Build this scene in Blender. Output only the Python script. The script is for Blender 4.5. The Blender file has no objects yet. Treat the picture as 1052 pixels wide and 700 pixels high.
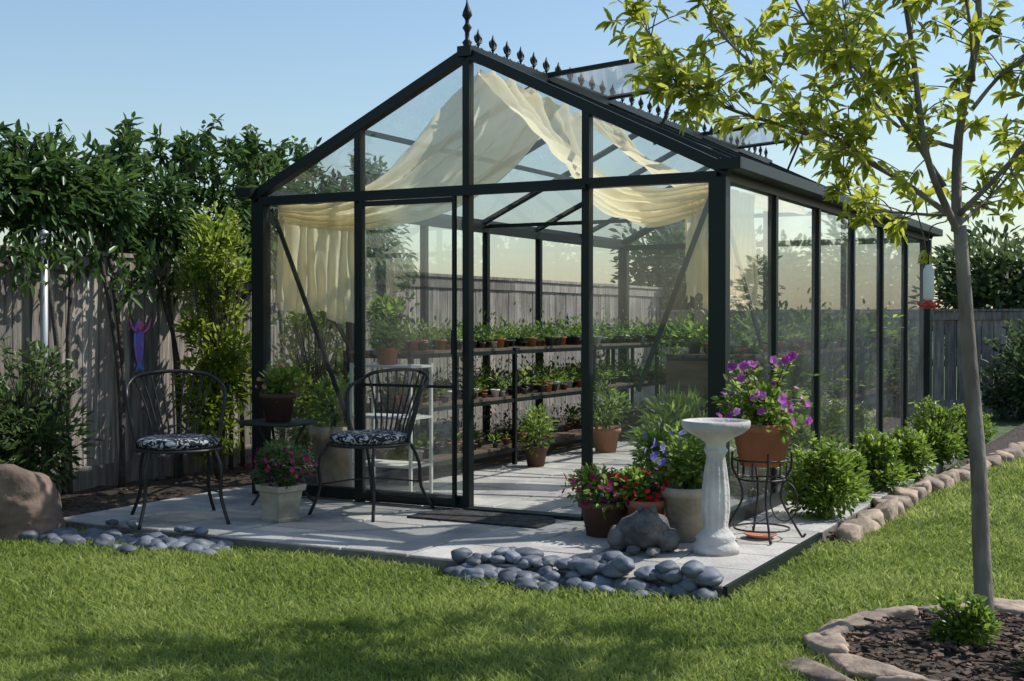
import bpy, math, random
import numpy as np
from mathutils import Vector, Matrix, noise
random.seed(7); rng=np.random.default_rng(7)
V=Vector
scene=bpy.context.scene
# ------------------------------------------------------------------ materials
def newmat(name):
    m=bpy.data.materials.new(name); m.use_nodes=True
    nt=m.node_tree; nt.nodes.clear()
    out=nt.nodes.new('ShaderNodeOutputMaterial'); return m,nt,out
def mat(name,c1,c2=None,scale=8,rough=.6,bump=0,bscale=40,metal=0,island=0,spec=.5,stretch=(1,1,1),detail=6,stain=0):
    m,nt,out=newmat(name); N=nt.nodes; L=nt.links
    b=N.new('ShaderNodeBsdfPrincipled'); b.inputs['Roughness'].default_value=rough
    b.inputs['Metallic'].default_value=metal; b.inputs['Specular IOR Level'].default_value=spec
    L.new(b.outputs[0],out.inputs[0])
    tc=N.new('ShaderNodeTexCoord'); mp=N.new('ShaderNodeMapping'); mp.inputs['Scale'].default_value=stretch
    L.new(tc.outputs['Object'],mp.inputs[0])
    if c2 is None: c2=tuple(x*.7 for x in c1)
    n=N.new('ShaderNodeTexNoise'); n.inputs['Scale'].default_value=scale; n.inputs['Detail'].default_value=detail
    L.new(mp.outputs[0],n.inputs['Vector'])
    r=N.new('ShaderNodeValToRGB'); r.color_ramp.elements[0].position=.35; r.color_ramp.elements[1].position=.65
    r.color_ramp.elements[0].color=(*c2,1); r.color_ramp.elements[1].color=(*c1,1)
    L.new(n.outputs[0],r.inputs[0]); col=r.outputs[0]
    if island:
        g=N.new('ShaderNodeNewGeometry'); mr=N.new('ShaderNodeMapRange')
        mr.inputs[3].default_value=1-island; mr.inputs[4].default_value=1+island
        L.new(g.outputs['Random Per Island'],mr.inputs[0])
        h=N.new('ShaderNodeHueSaturation'); L.new(mr.outputs[0],h.inputs['Value']); L.new(col,h.inputs['Color']); col=h.outputs[0]
    if stain:
        n3=N.new('ShaderNodeTexNoise'); n3.inputs['Scale'].default_value=1.3; n3.inputs['Detail'].default_value=10; n3.inputs['Roughness'].default_value=.7
        L.new(tc.outputs['Object'],n3.inputs['Vector'])
        m3=N.new('ShaderNodeMapRange'); m3.inputs[1].default_value=.38; m3.inputs[2].default_value=.62; m3.inputs[3].default_value=1-stain; m3.inputs[4].default_value=1.05
        L.new(n3.outputs[0],m3.inputs[0]); h3=N.new('ShaderNodeHueSaturation'); L.new(m3.outputs[0],h3.inputs['Value']); L.new(col,h3.inputs['Color']); col=h3.outputs[0]
    L.new(col,b.inputs['Base Color'])
    if bump:
        n2=N.new('ShaderNodeTexNoise'); n2.inputs['Scale'].default_value=bscale; n2.inputs['Detail'].default_value=8
        L.new(mp.outputs[0],n2.inputs['Vector'])
        bp=N.new('ShaderNodeBump'); bp.inputs['Strength'].default_value=bump; bp.inputs['Distance'].default_value=.02
        L.new(n2.outputs[0],bp.inputs['Height']); L.new(bp.outputs[0],b.inputs['Normal'])
    return m
def leafmat(name,dark,mid,light,trans=.35,rough=.45,spec=.4):
    m,nt,out=newmat(name); N=nt.nodes; L=nt.links
    a=N.new('ShaderNodeAttribute'); a.attribute_name='rnd'
    r=N.new('ShaderNodeValToRGB'); e=r.color_ramp.elements
    e[0].color=(*dark,1); e[1].color=(*light,1); x=e.new(.5); x.color=(*mid,1)
    L.new(a.outputs['Fac'],r.inputs[0])
    b=N.new('ShaderNodeBsdfPrincipled'); b.inputs['Roughness'].default_value=rough; b.inputs['Specular IOR Level'].default_value=spec
    t=N.new('ShaderNodeBsdfTranslucent'); mx=N.new('ShaderNodeMixShader'); mx.inputs[0].default_value=trans
    h=N.new('ShaderNodeHueSaturation'); h.inputs['Value'].default_value=1.8; h.inputs['Hue'].default_value=.49
    L.new(r.outputs[0],b.inputs['Base Color']); L.new(r.outputs[0],h.inputs['Color']); L.new(h.outputs[0],t.inputs[0])
    L.new(b.outputs[0],mx.inputs[1]); L.new(t.outputs[0],mx.inputs[2]); L.new(mx.outputs[0],out.inputs[0])
    return m
FRAME=mat('green_black_aluminium',(.007,.014,.012),(.005,.009,.009),3,rough=.45,spec=.3)
IRON=mat('black_wrought_iron',(.010,.010,.011),(.016,.014,.013),30,rough=.45)
def glassmat(name,dust_haze0,dust_haze1,refl,power):
    m,nt,out=newmat(name); N=nt.nodes; L=nt.links
    t=N.new('ShaderNodeBsdfTransparent'); t.inputs[0].default_value=(.96,.98,.97,1)
    g=N.new('ShaderNodeBsdfGlossy'); g.inputs['Roughness'].default_value=.02; g.inputs[0].default_value=(1,1,1,1)
    lw=N.new('ShaderNodeLayerWeight'); lw.inputs[0].default_value=.5
    p=N.new('ShaderNodeMath'); p.operation='POWER'; p.inputs[1].default_value=power; L.new(lw.outputs['Facing'],p.inputs[0])
    q=N.new('ShaderNodeMath'); q.operation='MULTIPLY_ADD'; q.inputs[1].default_value=refl; q.inputs[2].default_value=.07; L.new(p.outputs[0],q.inputs[0])
    mx=N.new('ShaderNodeMixShader'); L.new(q.outputs[0],mx.inputs[0]); L.new(t.outputs[0],mx.inputs[1]); L.new(g.outputs[0],mx.inputs[2])
    d=N.new('ShaderNodeBsdfDiffuse'); d.inputs[0].default_value=(.75,.76,.75,1)
    tr=N.new('ShaderNodeBsdfTranslucent'); tr.inputs[0].default_value=(.8,.81,.8,1)
    ds=N.new('ShaderNodeMixShader'); ds.inputs[0].default_value=.6; L.new(d.outputs[0],ds.inputs[1]); L.new(tr.outputs[0],ds.inputs[2])
    tc=N.new('ShaderNodeTexCoord'); n=N.new('ShaderNodeTexNoise'); n.inputs['Scale'].default_value=1.7; n.inputs['Detail'].default_value=8
    L.new(tc.outputs['Object'],n.inputs['Vector'])
    mr=N.new('ShaderNodeMapRange'); mr.inputs[1].default_value=.35; mr.inputs[2].default_value=.75; mr.inputs[3].default_value=dust_haze0; mr.inputs[4].default_value=dust_haze1
    L.new(n.outputs[0],mr.inputs[0])
    m2=N.new('ShaderNodeMixShader'); L.new(mr.outputs[0],m2.inputs[0]); L.new(mx.outputs[0],m2.inputs[1]); L.new(ds.outputs[0],m2.inputs[2])
    L.new(m2.outputs[0],out.inputs[0]); return m
GLASS=glassmat('greenhouse_glass',.008,.06,.75,3.0)
GLASS_S=glassmat('sky_haze_side_glass',.04,.17,.8,2.0)  # thicker pale film paints in the bright sky and sun whiteness on this side
def clothmat():
    m,nt,out=newmat('cream_muslin'); N=nt.nodes; L=nt.links
    d=N.new('ShaderNodeBsdfDiffuse'); d.inputs[0].default_value=(.82,.74,.52,1)
    t=N.new('ShaderNodeBsdfTranslucent'); t.inputs[0].default_value=(.92,.83,.57,1)
    w=N.new('ShaderNodeTexNoise'); w.inputs['Scale'].default_value=60
    bp=N.new('ShaderNodeBump'); bp.inputs['Strength'].default_value=.15; L.new(w.outputs[0],bp.inputs['Height']); L.new(bp.outputs[0],d.inputs['Normal'])
    x=N.new('ShaderNodeMixShader'); x.inputs[0].default_value=.55; L.new(d.outputs[0],x.inputs[1]); L.new(t.outputs[0],x.inputs[2])
    tp=N.new('ShaderNodeBsdfTransparent'); y=N.new('ShaderNodeMixShader'); y.inputs[0].default_value=.12
    L.new(x.outputs[0],y.inputs[1]); L.new(tp.outputs[0],y.inputs[2]); L.new(y.outputs[0],out.inputs[0]); return m
CLOTH=clothmat()
PAVER=mat('concrete_paver',(.5,.47,.42),(.36,.34,.31),4,rough=.85,bump=.3,bscale=60,island=.14,stain=.3)
JOINT=mat('sand_joint',(.2,.18,.16),(.12,.11,.1),20,rough=.95)
FENCE=mat('weathered_cedar',(.37,.325,.28),(.18,.155,.13),5,rough=.9,bump=.5,bscale=12,island=.3,stretch=(6,6,.6),stain=.3)
MULCH=mat('dark_mulch',(.085,.06,.042),(.03,.02,.015),30,rough=.95,bump=1,bscale=50)
SOIL=mat('lawn_soil',(.08,.12,.03),(.05,.06,.02),6,rough=.95,bump=.6,bscale=40)
PEB=mat('river_pebble_grey',(.15,.165,.19),(.08,.09,.11),9,rough=.6,bump=.15,island=.45)
ROCK=mat('brown_boulder',(.25,.17,.125),(.10,.068,.052),4,rough=.9,bump=.8,bscale=12)
EDGE=mat('sandstone_edging',(.4,.3,.21),(.2,.155,.12),8,rough=.9,bump=.8,bscale=22,island=.35)
TERRA=mat('terracotta',(.42,.16,.08),(.3,.12,.07),5,rough=.8,bump=.15,stain=.2)
TERRAD=mat('dark_terracotta',(.12,.055,.035),(.07,.035,.025),6,rough=.7)
CREAMPOT=mat('aged_stone_pot',(.45,.4,.31),(.26,.23,.17),7,rough=.85,bump=.3)
CONC=mat('birdbath_cast_stone',(.66,.63,.58),(.46,.43,.4),7,rough=.85,bump=.3,bscale=50,stain=.25)
STATUE=mat('grey_carved_stone',(.17,.16,.15),(.07,.07,.07),12,rough=.85,bump=.6)
BARK=mat('tree_bark',(.24,.21,.17),(.12,.1,.08),14,rough=.9,bump=.7,bscale=30,stretch=(1,1,.35))
DBARK=mat('dark_bark',(.08,.065,.05),(.035,.03,.025),14,rough=.9,bump=.5)
METAL=mat('galvanised_steel',(.5,.52,.53),(.4,.42,.44),6,rough=.45,metal=.3)
WHITE=mat('white_plastic',(.75,.75,.72),(.65,.65,.62),6,rough=.4)
RED=mat('red_plastic',(.5,.03,.02),(.4,.02,.02),6,rough=.3)
BLUE=mat('ornament_blue',(.08,.25,.8),(.3,.15,.65),6,rough=.4)
PINK=mat('ornament_pink',(.75,.15,.35),(.55,.15,.5),8,rough=.4)
POTS=mat('nursery_pot',(.10,.085,.075),(.035,.035,.035),3,rough=.6,island=.6)
WOOD=mat('staging_wood',(.14,.095,.06),(.07,.05,.035),5,rough=.8,stretch=(1,6,6))
WWOOD=mat('white_painted_staging',(.6,.6,.56),(.45,.45,.42),5,rough=.6)
def cushmat():
    m,nt,out=newmat('patterned_cushion'); N=nt.nodes; L=nt.links
    b=N.new('ShaderNodeBsdfPrincipled'); b.inputs['Roughness'].default_value=.9; L.new(b.outputs[0],out.inputs[0])
    tc=N.new('ShaderNodeTexCoord'); v=N.new('ShaderNodeTexNoise'); v.inputs['Scale'].default_value=30; v.inputs['Detail'].default_value=1; v.inputs['Distortion'].default_value=1.5
    L.new(tc.outputs['Object'],v.inputs['Vector'])
    r=N.new('ShaderNodeValToRGB'); e=r.color_ramp.elements; e[0].position=.53; e[0].color=(.012,.012,.02,1); e[1].position=.57; e[1].color=(.5,.5,.48,1)
    L.new(v.outputs[0],r.inputs[0]); L.new(r.outputs[0],b.inputs['Base Color']); return m
CUSH=cushmat()
L_HEDGE=leafmat('hedge_leaf',(.014,.034,.01),(.04,.085,.02),(.12,.2,.05),.32,.35)
L_SHRUB=leafmat('yellow_green_leaf',(.07,.11,.015),(.17,.24,.03),(.32,.38,.06),.45)
L_TREE=leafmat('young_tree_leaf',(.12,.15,.015),(.27,.31,.035),(.42,.45,.09),.55,.4)
L_BOX=leafmat('box_bush_leaf',(.045,.1,.012),(.12,.2,.025),(.26,.35,.07),.4,.35)
L_FAR=leafmat('distant_leaf',(.025,.045,.018),(.055,.09,.03),(.11,.16,.055),.3,.6)
L_DARK=leafmat('evergreen_leaf',(.025,.045,.015),(.06,.1,.03),(.14,.21,.07),.3,.4)
L_HOUSE=leafmat('seedling_leaf',(.04,.08,.012),(.12,.2,.035),(.28,.38,.08),.45,.45)
L_GRASS=leafmat('grass_blade',(.085,.13,.022),(.18,.245,.048),(.36,.4,.13),.42,.6,.2)
def flowmat(n,a,b,c): return leafmat(n,a,b,c,.3,.6,.2)
F_PURP=flowmat('petunia_magenta',(.3,.04,.28),(.5,.12,.48),(.7,.35,.68))
F_RED=flowmat('flower_red',(.35,.01,.01),(.6,.02,.02),(.7,.05,.06))
F_CRIM=flowmat('petunia_crimson',(.15,.005,.04),(.35,.02,.12),(.5,.1,.25))
F_VIOL=flowmat('flower_violet',(.14,.08,.5),(.3,.22,.7),(.6,.55,.8))
F_PEACH=flowmat('flower_peach',(.5,.15,.1),(.6,.3,.2),(.7,.4,.3))
# ------------------------------------------------------------------ builders
def link(o,parent=None):
    scene.collection.objects.link(o)
    if parent is not None: o.parent=parent
    return o
def empty(name,loc=(0,0,0)):
    e=bpy.data.objects.new(name,None); e.empty_display_size=.1; link(e); return e
class MB:
    def __init__(s): s.v=[];s.f=[];s.m=[];s.s=[]
    def add(s,vs,fs,mi=0,sm=False):
        o=len(s.v); s.v+= [tuple(p) for p in vs]
        for f in fs: s.f.append(tuple(i+o for i in f)); s.m.append(mi); s.s.append(sm)
    def box(s,c,d,rz=0,mi=0,tilt=0):
        hx,hy,hz=d[0]/2,d[1]/2,d[2]/2
        R=Matrix.Rotation(rz,3,'Z')@Matrix.Rotation(tilt,3,'X')
        vs=[V(c)+R@V((x*hx,y*hy,z*hz)) for z in(-1,1) for y in(-1,1) for x in(-1,1)]
        s.add(vs,[(0,2,3,1),(4,5,7,6),(0,1,5,4),(2,6,7,3),(0,4,6,2),(1,3,7,5)],mi)
    def beam(s,a,b,w,h,mi=0):
        a=V(a);b=V(b);t=(b-a).normalized(); up=V((0,0,1)) if abs(t.z)<.95 else V((0,1,0))
        sd=t.cross(up).normalized(); u=sd.cross(t).normalized()
        vs=[p+sd*x*w/2+u*y*h/2 for p in(a,b) for y in(-1,1) for x in(-1,1)]
        s.add(vs,[(0,2,3,1),(4,5,7,6),(0,1,5,4),(2,6,7,3),(0,4,6,2),(1,3,7,5)],mi)
    def tube(s,path,r,seg=8,mi=0,sub=0):
        P=[V(p) for p in path]
        if not hasattr(r,'__len__'): r=[r]*len(P)
        r=list(r)
        if sub:
            Q=[];q=[]
            n=len(P)
            for i in range(n-1):
                p0=P[max(i-1,0)];p1=P[i];p2=P[i+1];p3=P[min(i+2,n-1)]
                for k in range(sub):
                    t=k/sub
                    Q.append(.5*((2*p1)+(p2-p0)*t+(2*p0-5*p1+4*p2-p3)*t*t+(3*p1-p0-3*p2+p3)*t**3)); q.append(r[i]*(1-t)+r[i+1]*t)
            Q.append(P[-1]); q.append(r[-1]); P=Q; r=q
        vs=[];fs=[]; n=len(P); prev=None
        for i in range(n):
            t=(P[min(i+1,n-1)]-P[max(i-1,0)]).normalized()
            if prev is None:
                a=V((0,0,1)) if abs(t.z)<.9 else V((1,0,0)); x=t.cross(a).normalized()
            else: x=(prev-t*prev.dot(t)).normalized()
            prev=x; y=t.cross(x)
            for k in range(seg):
                an=2*math.pi*k/seg; vs.append(P[i]+(x*math.cos(an)+y*math.sin(an))*r[i])
        for i in range(n-1):
            for k in range(seg):
                k2=(k+1)%seg; fs.append((i*seg+k,i*seg+k2,(i+1)*seg+k2,(i+1)*seg+k))
        fs.append(tuple(range(seg))[::-1]); fs.append(tuple((n-1)*seg+k for k in range(seg)))
        s.add(vs,fs,mi,True); return P,r
    def lathe(s,prof,c,seg=32,mi=0,flute=0,nfl=12,sm=True):
        vs=[];fs=[];n=len(prof)
        for (r,z,*fl) in prof:
            for k in range(seg):
                a=2*math.pi*k/seg; rr=r*(1+ (fl[0] if fl else 0)*math.cos(nfl*a))
                vs.append((c[0]+rr*math.cos(a),c[1]+rr*math.sin(a),c[2]+z))
        for i in range(n-1):
            for k in range(seg):
                k2=(k+1)%seg; fs.append((i*seg+k,i*seg+k2,(i+1)*seg+k2,(i+1)*seg+k))
        fs.append(tuple(range(seg))[::-1]); fs.append(tuple((n-1)*seg+k for k in range(seg)))
        s.add(vs,fs,mi,sm)
    def rock(s,c,d,rz=0,box=0,amp=.12,mi=0,sub=3,fr=1.3):
        vs0,fs=ICO[sub]; seed=V((random.random()*50,random.random()*50,0)); R=Matrix.Rotation(rz,3,'Z'); vs=[]
        for p in vs0:
            q=V(p)
            q=q*(1+amp*noise.noise(q*fr+seed)*2+amp*.4*noise.noise(q*4+seed))
            vs.append(V(c)+R@V((q.x*d[0]/2,q.y*d[1]/2,q.z*d[2]/2)))
        s.add(vs,fs,mi,True)
    def stone(s,c,d,rz=0,mi=0,sub=4,pw=16,jit=.25,amp=.07,extra=5,er=(.95,1.2)):
        """angular broken stone: soft intersection of tilted planes"""
        vs0,fs=ICO[sub]; pl=[]
        for ax in ((1,0,0),(-1,0,0),(0,1,0),(0,-1,0),(0,0,1),(0,0,-1)):
            n=(V(ax)+V((random.gauss(0,jit),random.gauss(0,jit),random.gauss(0,jit*.6)))).normalized(); pl.append((n,random.uniform(.82,1.02)))
        for k in range(extra):
            n=V((random.gauss(0,1),random.gauss(0,1),random.gauss(0,1))).normalized(); pl.append((n,random.uniform(*er)))
        R=Matrix.Rotation(rz,3,'Z'); seed=V((random.random()*50,random.random()*50,0)); vs=[]
        for p in vs0:
            q=V(p); t=sum(max(0,n.dot(q)/dd)**pw for n,dd in pl)**(1/pw); q=q/t
            q=q*(1+amp*noise.noise(q*2.5+seed)+amp*.6*noise.noise(q*7+seed))
            vs.append(V(c)+R@V((q.x*d[0]/2,q.y*d[1]/2,q.z*d[2]/2)))
        s.add(vs,fs,mi,True)
    def obj(s,name,mats,parent=None):
        me=bpy.data.meshes.new(name); me.from_pydata(s.v,[],s.f)
        for m in (mats if isinstance(mats,(list,tuple)) else [mats]): me.materials.append(m)
        me.polygons.foreach_set('material_index',s.m); me.polygons.foreach_set('use_smooth',s.s); me.update()
        return link(bpy.data.objects.new(name,me),parent)
import bmesh
ICO={}
for k in (2,3,4,5):
    bm=bmesh.new(); bmesh.ops.create_icosphere(bm,subdivisions=k,radius=1)
    ICO[k]=([tuple(v.co) for v in bm.verts],[tuple(v.index for v in f.verts) for f in bm.faces]); bm.free()
def npmesh(name,verts,faces,rnd,mt,parent=None):
    n,k=faces.shape; me=bpy.data.meshes.new(name)
    me.vertices.add(len(verts)); me.vertices.foreach_set('co',verts.astype(np.float32).ravel())
    me.loops.add(n*k); me.loops.foreach_set('vertex_index',faces.astype(np.int32).ravel())
    me.polygons.add(n); me.polygons.foreach_set('loop_start',np.arange(0,n*k,k,dtype=np.int32))
    me.materials.append(mt); me.update(calc_edges=True)
    a=me.attributes.new('rnd','FLOAT','FACE'); a.data.foreach_set('value',rnd.astype(np.float32))
    me.validate()
    return link(bpy.data.objects.new(name,me),parent)
def unit(a): return a/np.maximum(np.linalg.norm(a,axis=1,keepdims=True),1e-6)
def leaves(name,P,D,L,W,R,mt,parent=None,fold=.12,droop=.12,up=None):
    n=len(P); D=unit(D); L=np.broadcast_to(L,(n,))[:,None]; W=np.broadcast_to(W,(n,))[:,None]
    h=rng.normal(0,.6,(n,3))+np.array([0,0,1.2]) if up is None else up
    S=unit(np.cross(D,h)); Nn=np.cross(S,D)
    v=np.empty((n,6,3))
    v[:,0]=P; v[:,1]=P+.33*L*D+.5*W*S+fold*W*Nn; v[:,2]=P+.7*L*D+.4*W*S+fold*W*Nn-droop*.4*L*Nn
    v[:,3]=P+L*D-droop*L*Nn; v[:,4]=P+.7*L*D-.4*W*S+fold*W*Nn-droop*.4*L*Nn; v[:,5]=P+.33*L*D-.5*W*S+fold*W*Nn
    b=np.arange(n)[:,None]*6
    f=np.stack([b+np.array([0,1,2,3]),b+np.array([0,3,4,5])],1).reshape(-1,4)
    return npmesh(name,v.reshape(-1,3),f,np.repeat(R,2),mt,parent)
def cloud(c,rad,K,n,rc,shell=.55,seedup=.3,outer=.35):
    c=np.array(c);rad=np.array(rad)
    d=unit(rng.normal(size=(K,3))); C=c+d*rad*(rng.random((K,1))**outer)*.88
    cr=rng.random(K); idx=rng.integers(0,K,n)
    dd=unit(rng.normal(size=(n,3))); rr=rc*(shell+(1-shell)*rng.random((n,1)))*(.5+1.0*cr[idx][:,None])
    P=C[idx]+dd*rr
    D=dd+.5*unit(P-c)+rng.normal(0,.4,(n,3))+np.array([0,0,seedup])
    R=np.clip(.25+.5*cr[idx]*.6+rng.random(n)*.45-.1+.12*dd[:,2],0,1)
    return P,D,R
def flowers(name,P,Nn,size,R,mt,parent=None):
    n=len(P); Nn=unit(Nn); a=unit(np.cross(Nn,rng.normal(size=(n,3)))); b=np.cross(Nn,a)
    Ps=[];Ds=[];Us=[];Rs=[];Ss=[]
    size=np.broadcast_to(size,(n,))
    for k in range(5):
        t=2*math.pi*k/5; d=a*math.cos(t)+b*math.sin(t)+.35*Nn
        Ps.append(P);Ds.append(d);Us.append(Nn);Rs.append(R);Ss.append(size)
    Ss=np.concatenate(Ss)
    return leaves(name,np.concatenate(Ps),np.concatenate(Ds),Ss*.55,Ss*.62,np.concatenate(Rs),mt,parent,fold=.02,droop=.15,up=np.concatenate(Us))
# ------------------------------------------------------------------ camera & light
CAM=V((2.203,-6.467,1.104)); YAW=math.radians(28)
dv=V((-math.sin(YAW),math.cos(YAW),0)); rv=V((math.cos(YAW),math.sin(YAW),0))
cd=bpy.data.cameras.new('camera'); cam=bpy.data.objects.new('camera',cd); link(cam)
cd.sensor_width=36; cd.lens=45; cd.clip_end=2000; cd.clip_start=.05
cam.location=CAM; cam.rotation_euler=(math.radians(90-.87),0,YAW)
scene.camera=cam
sd=V((.68,.66,0)).normalized(); EL=math.radians(48)
tosun=V((sd.x*math.cos(EL),sd.y*math.cos(EL),math.sin(EL)))
sl=bpy.data.lights.new('sun','SUN'); so=bpy.data.objects.new('sun',sl); link(so)
sl.energy=5.0; sl.angle=math.radians(.5); sl.color=(1,.975,.94); so.rotation_euler=(-tosun).to_track_quat('-Z','Y').to_euler(); so.location=(5,10,12)
w=bpy.data.worlds.new('World'); scene.world=w; w.use_nodes=True; nt=w.node_tree
sk=nt.nodes.new('ShaderNodeTexSky'); sk.sky_type='NISHITA'; sk.sun_disc=False; sk.sun_elevation=EL; sk.sun_rotation=math.atan2(sd.x,sd.y)
sk.air_density=1.35; sk.dust_density=.8; sk.ozone_density=4.0; sk.altitude=0
bg=nt.nodes['Background']; bg.inputs[1].default_value=.15; nt.links.new(sk.outputs[0],bg.inputs[0])
scene.view_settings.view_transform='Standard'; scene.view_settings.look='None'; scene.view_settings.exposure=0
# ------------------------------------------------------------------ ground, beds, patio
GZ=-.06
m=MB(); m.add([(-400,-400,GZ),(400,-400,GZ),(400,400,GZ),(-400,400,GZ)],[(0,1,2,3)]); m.obj('ground',SOIL)
def bumpy(name,x0,x1,y0,y1,z,mt,res=.06,amp=.02,inside=None):
    nx=int((x1-x0)/res);ny=int((y1-y0)/res);vs=[];fs=[]
    for j in range(ny+1):
        for i in range(nx+1):
            x=x0+(x1-x0)*i/nx;y=y0+(y1-y0)*j/ny
            e=min(i,nx-i,j,ny-j)
            vs.append((x,y,z+(amp*(1+noise.noise(V((x*5,y*5,z)))+.8*noise.noise(V((x*19,y*19,z)))) if e>0 else -.005)))
    for j in range(ny):
        for i in range(nx):
            if inside is None or inside(x0+(x1-x0)*(i+.5)/nx,y0+(y1-y0)*(j+.5)/ny):
                a=j*(nx+1)+i; fs.append((a,a+1,a+nx+2,a+nx+1))
    m=MB(); m.add(vs,fs,0,True); return m.obj(name,mt)
bumpy('mulch_bed',-4.5,-3.42,-2.0,9,GZ+.008,MULCH)
bumpy('mulch_bed',.505,1.0,.1,9.0,GZ+.006,MULCH,inside=lambda x,y:x<.58+max(0,y-2)*.085)
TB=V((1.66,-1.81)); TR=.6
bumpy('mulch_bed',.9,2.4,-2.5,-1.0,GZ+.006,MULCH,res=.03,inside=lambda x,y:(x-TB.x)**2+(y-TB.y)**2<TR**2)
m=MB()
for i in range(1700):
    if i<1100:
        a=random.random()*6.28; r=TR*math.sqrt(random.random())*.93; x=TB.x+r*math.cos(a);y=TB.y+r*math.sin(a)
    elif i<1400: x=random.uniform(-4.4,-3.45); y=random.uniform(-1.8,2)
    else: x=random.uniform(.52,.6);y=random.uniform(.2,2.5)
    m.box((x,y,GZ+.04+random.uniform(-.008,.01)),(random.uniform(.015,.05),random.uniform(.008,.018),.006),random.random()*3.14,0,random.uniform(-.5,.5))
m.obj('bark_chips',mat('bark_chip',(.13,.085,.055),(.05,.03,.02),12,rough=.95,island=.5))
e=empty('patio'); m=MB(); m.box((-1.46,2.35,-.045),(3.9,7.44,.07)); m.obj('slab_base',JOINT,e)
m=MB(); ts=.39; 
for i in range(10):
    for j in range(19):
        m.box((-3.41+.195+i*ts,-1.37+.195+j*ts,-.012+random.uniform(-.002,.002)),(ts-.011,ts-.011,.024),random.uniform(-.004,.004))
o=m.obj('pavers',PAVER,e); bv=o.modifiers.new('b','BEVEL'); bv.width=.004; bv.segments=1
m=MB(); m.beam((.503,-1.39,-.03),(.503,.15,-.03),.02,.07); m.obj('edging_strip',FRAME,e)
def grass():
    segs=[(2.6,5.2,12500),(5.2,7.5,7500),(7.5,11,3000),(11,17,1300)]
    out=[]
    for r0,r1,den in segs:
        x0,x1,y0,y1=-7,8,-6.4,9.9; n=int(den*(x1-x0)*(y1-y0)); 
        x=rng.uniform(x0,x1,n);y=rng.uniform(y0,y1,n); dx=x-CAM.x;dy=y-CAM.y; r=np.hypot(dx,dy)
        fwd=dx*dv.x+dy*dv.y; lat=dx*rv.x+dy*rv.y
        k=(r>=r0)&(r<r1)&(fwd>0)&(np.abs(lat)<fwd*.62+.6)
        k&=~((x<-3.4)&(y>-1.62)); k&=~((x>.4)&(x<.64+np.maximum(0,y-2)*.085)&(y>.1))
        k&=~((x-TB.x)**2+(y-TB.y)**2<(TR+.03)**2)
        k&=~((x>-.78)&(x<.5)&(y>-1.45+.03*np.sin(x*9))); k&=~((x<=.5)&(x>-3.6)&(y>-1.385))
        out.append((x[k],y[k],np.full(k.sum(),(r0+r1)/2)))
    x=np.concatenate([o[0] for o in out]);y=np.concatenate([o[1] for o in out]);rr=np.concatenate([o[2] for o in out]); n=len(x)
    pn=.5+.25*np.sin(x*3.1+np.sin(y*2.3)*2)+.25*np.sin(y*4.7+np.sin(x*3.7)*1.5)
    fine=.5+.5*np.sin(x*23+3*np.sin(y*17))*np.sin(y*29+3*np.sin(x*13))
    H=(.018+.026*rng.random(n))*(.55+.4*pn+.45*fine); W=.0022+.0006*rr
    th=rng.random(n)*2*math.pi; lean=rng.normal(0,.65,(n,2))
    s=np.stack([np.cos(th),np.sin(th),np.zeros(n)],1)*W[:,None]/1.6
    B=np.stack([x,y,np.full(n,GZ)],1); l3=np.concatenate([lean,np.zeros((n,1))],1)
    M=B+np.array([0,0,1])*H[:,None]*.6+l3*H[:,None]*.35; T=B+np.array([0,0,1])*H[:,None]+l3*H[:,None]*1.1
    v=np.stack([B-s,B+s,M+s*.8,M-s*.8,T],1)
    b=np.arange(n)[:,None]*5
    f=np.concatenate([b+np.array([0,1,2]),b+np.array([0,2,3]),b+np.array([3,2,4])],1).reshape(-1,3)
    R=np.clip(.0+.32*pn+.25*fine+rng.random(n)*.45+ (rng.random(n)<.08)*.4,0,1)
    npmesh('lawn_grass',v.reshape(-1,3),f,np.repeat(R,3),L_GRASS)
grass()
# ------------------------------------------------------------------ fences
def fence(a,b,h,z0):
    e=empty('wooden_fence'); a=V(a);b=V(b); t=(b-a); Ln=t.length; t.normalize(); nrm=V((t.y,-t.x)) ; ang=math.atan2(t.y,t.x)
    m=MB(); n=int(Ln/.145)
    for i in range(n):
        p=a+t*(i*.145+.07); hh=h+random.uniform(-.012,.012)
        m.box((p.x+nrm.x*random.uniform(0,.006),p.y+nrm.y*random.uniform(0,.006),z0+hh/2),(.136,.018,hh),ang+random.uniform(-.02,.02))
    m.obj('boards',FENCE,e); m=MB()
    for z in (.08,h*.5,h-.2):
        p=a-nrm*.03;q=b-nrm*.03; m.beam((p.x,p.y,z0+z),(q.x,q.y,z0+z),.035,.09)
    k=int(Ln/2.4)+1
    for i in range(k):
        p=a+t*(i*2.4)+nrm*.022; q=a+t*min(Ln,(i+1)*2.4-.006)+nrm*.022
        if (q-p).dot(t)<=.05: continue
        dz=random.uniform(-.006,.006)
        m.beam((p.x,p.y,z0+.09+dz),(q.x,q.y,z0+.09-dz),.02,.18); m.beam((p.x,p.y,z0+h-.05+dz),(q.x,q.y,z0+h-.05),.02,.1)
        p-=nrm*.022;q-=nrm*.022; m.beam((p.x,p.y,z0+h+.02+dz),(q.x,q.y,z0+h+.02),.1,.03)
    for i in range(k):
        p=a+t*i*2.4-nrm*.08; m.box((p.x,p.y,z0+h/2),(.09,.09,h),ang)
    m.obj('rails_and_posts',FENCE,e)
fence((-4.42,-6),(-4.42,10.4),1.60,GZ)
fence((-4.3,10.2),(11,10.2),1.28,GZ)
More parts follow.
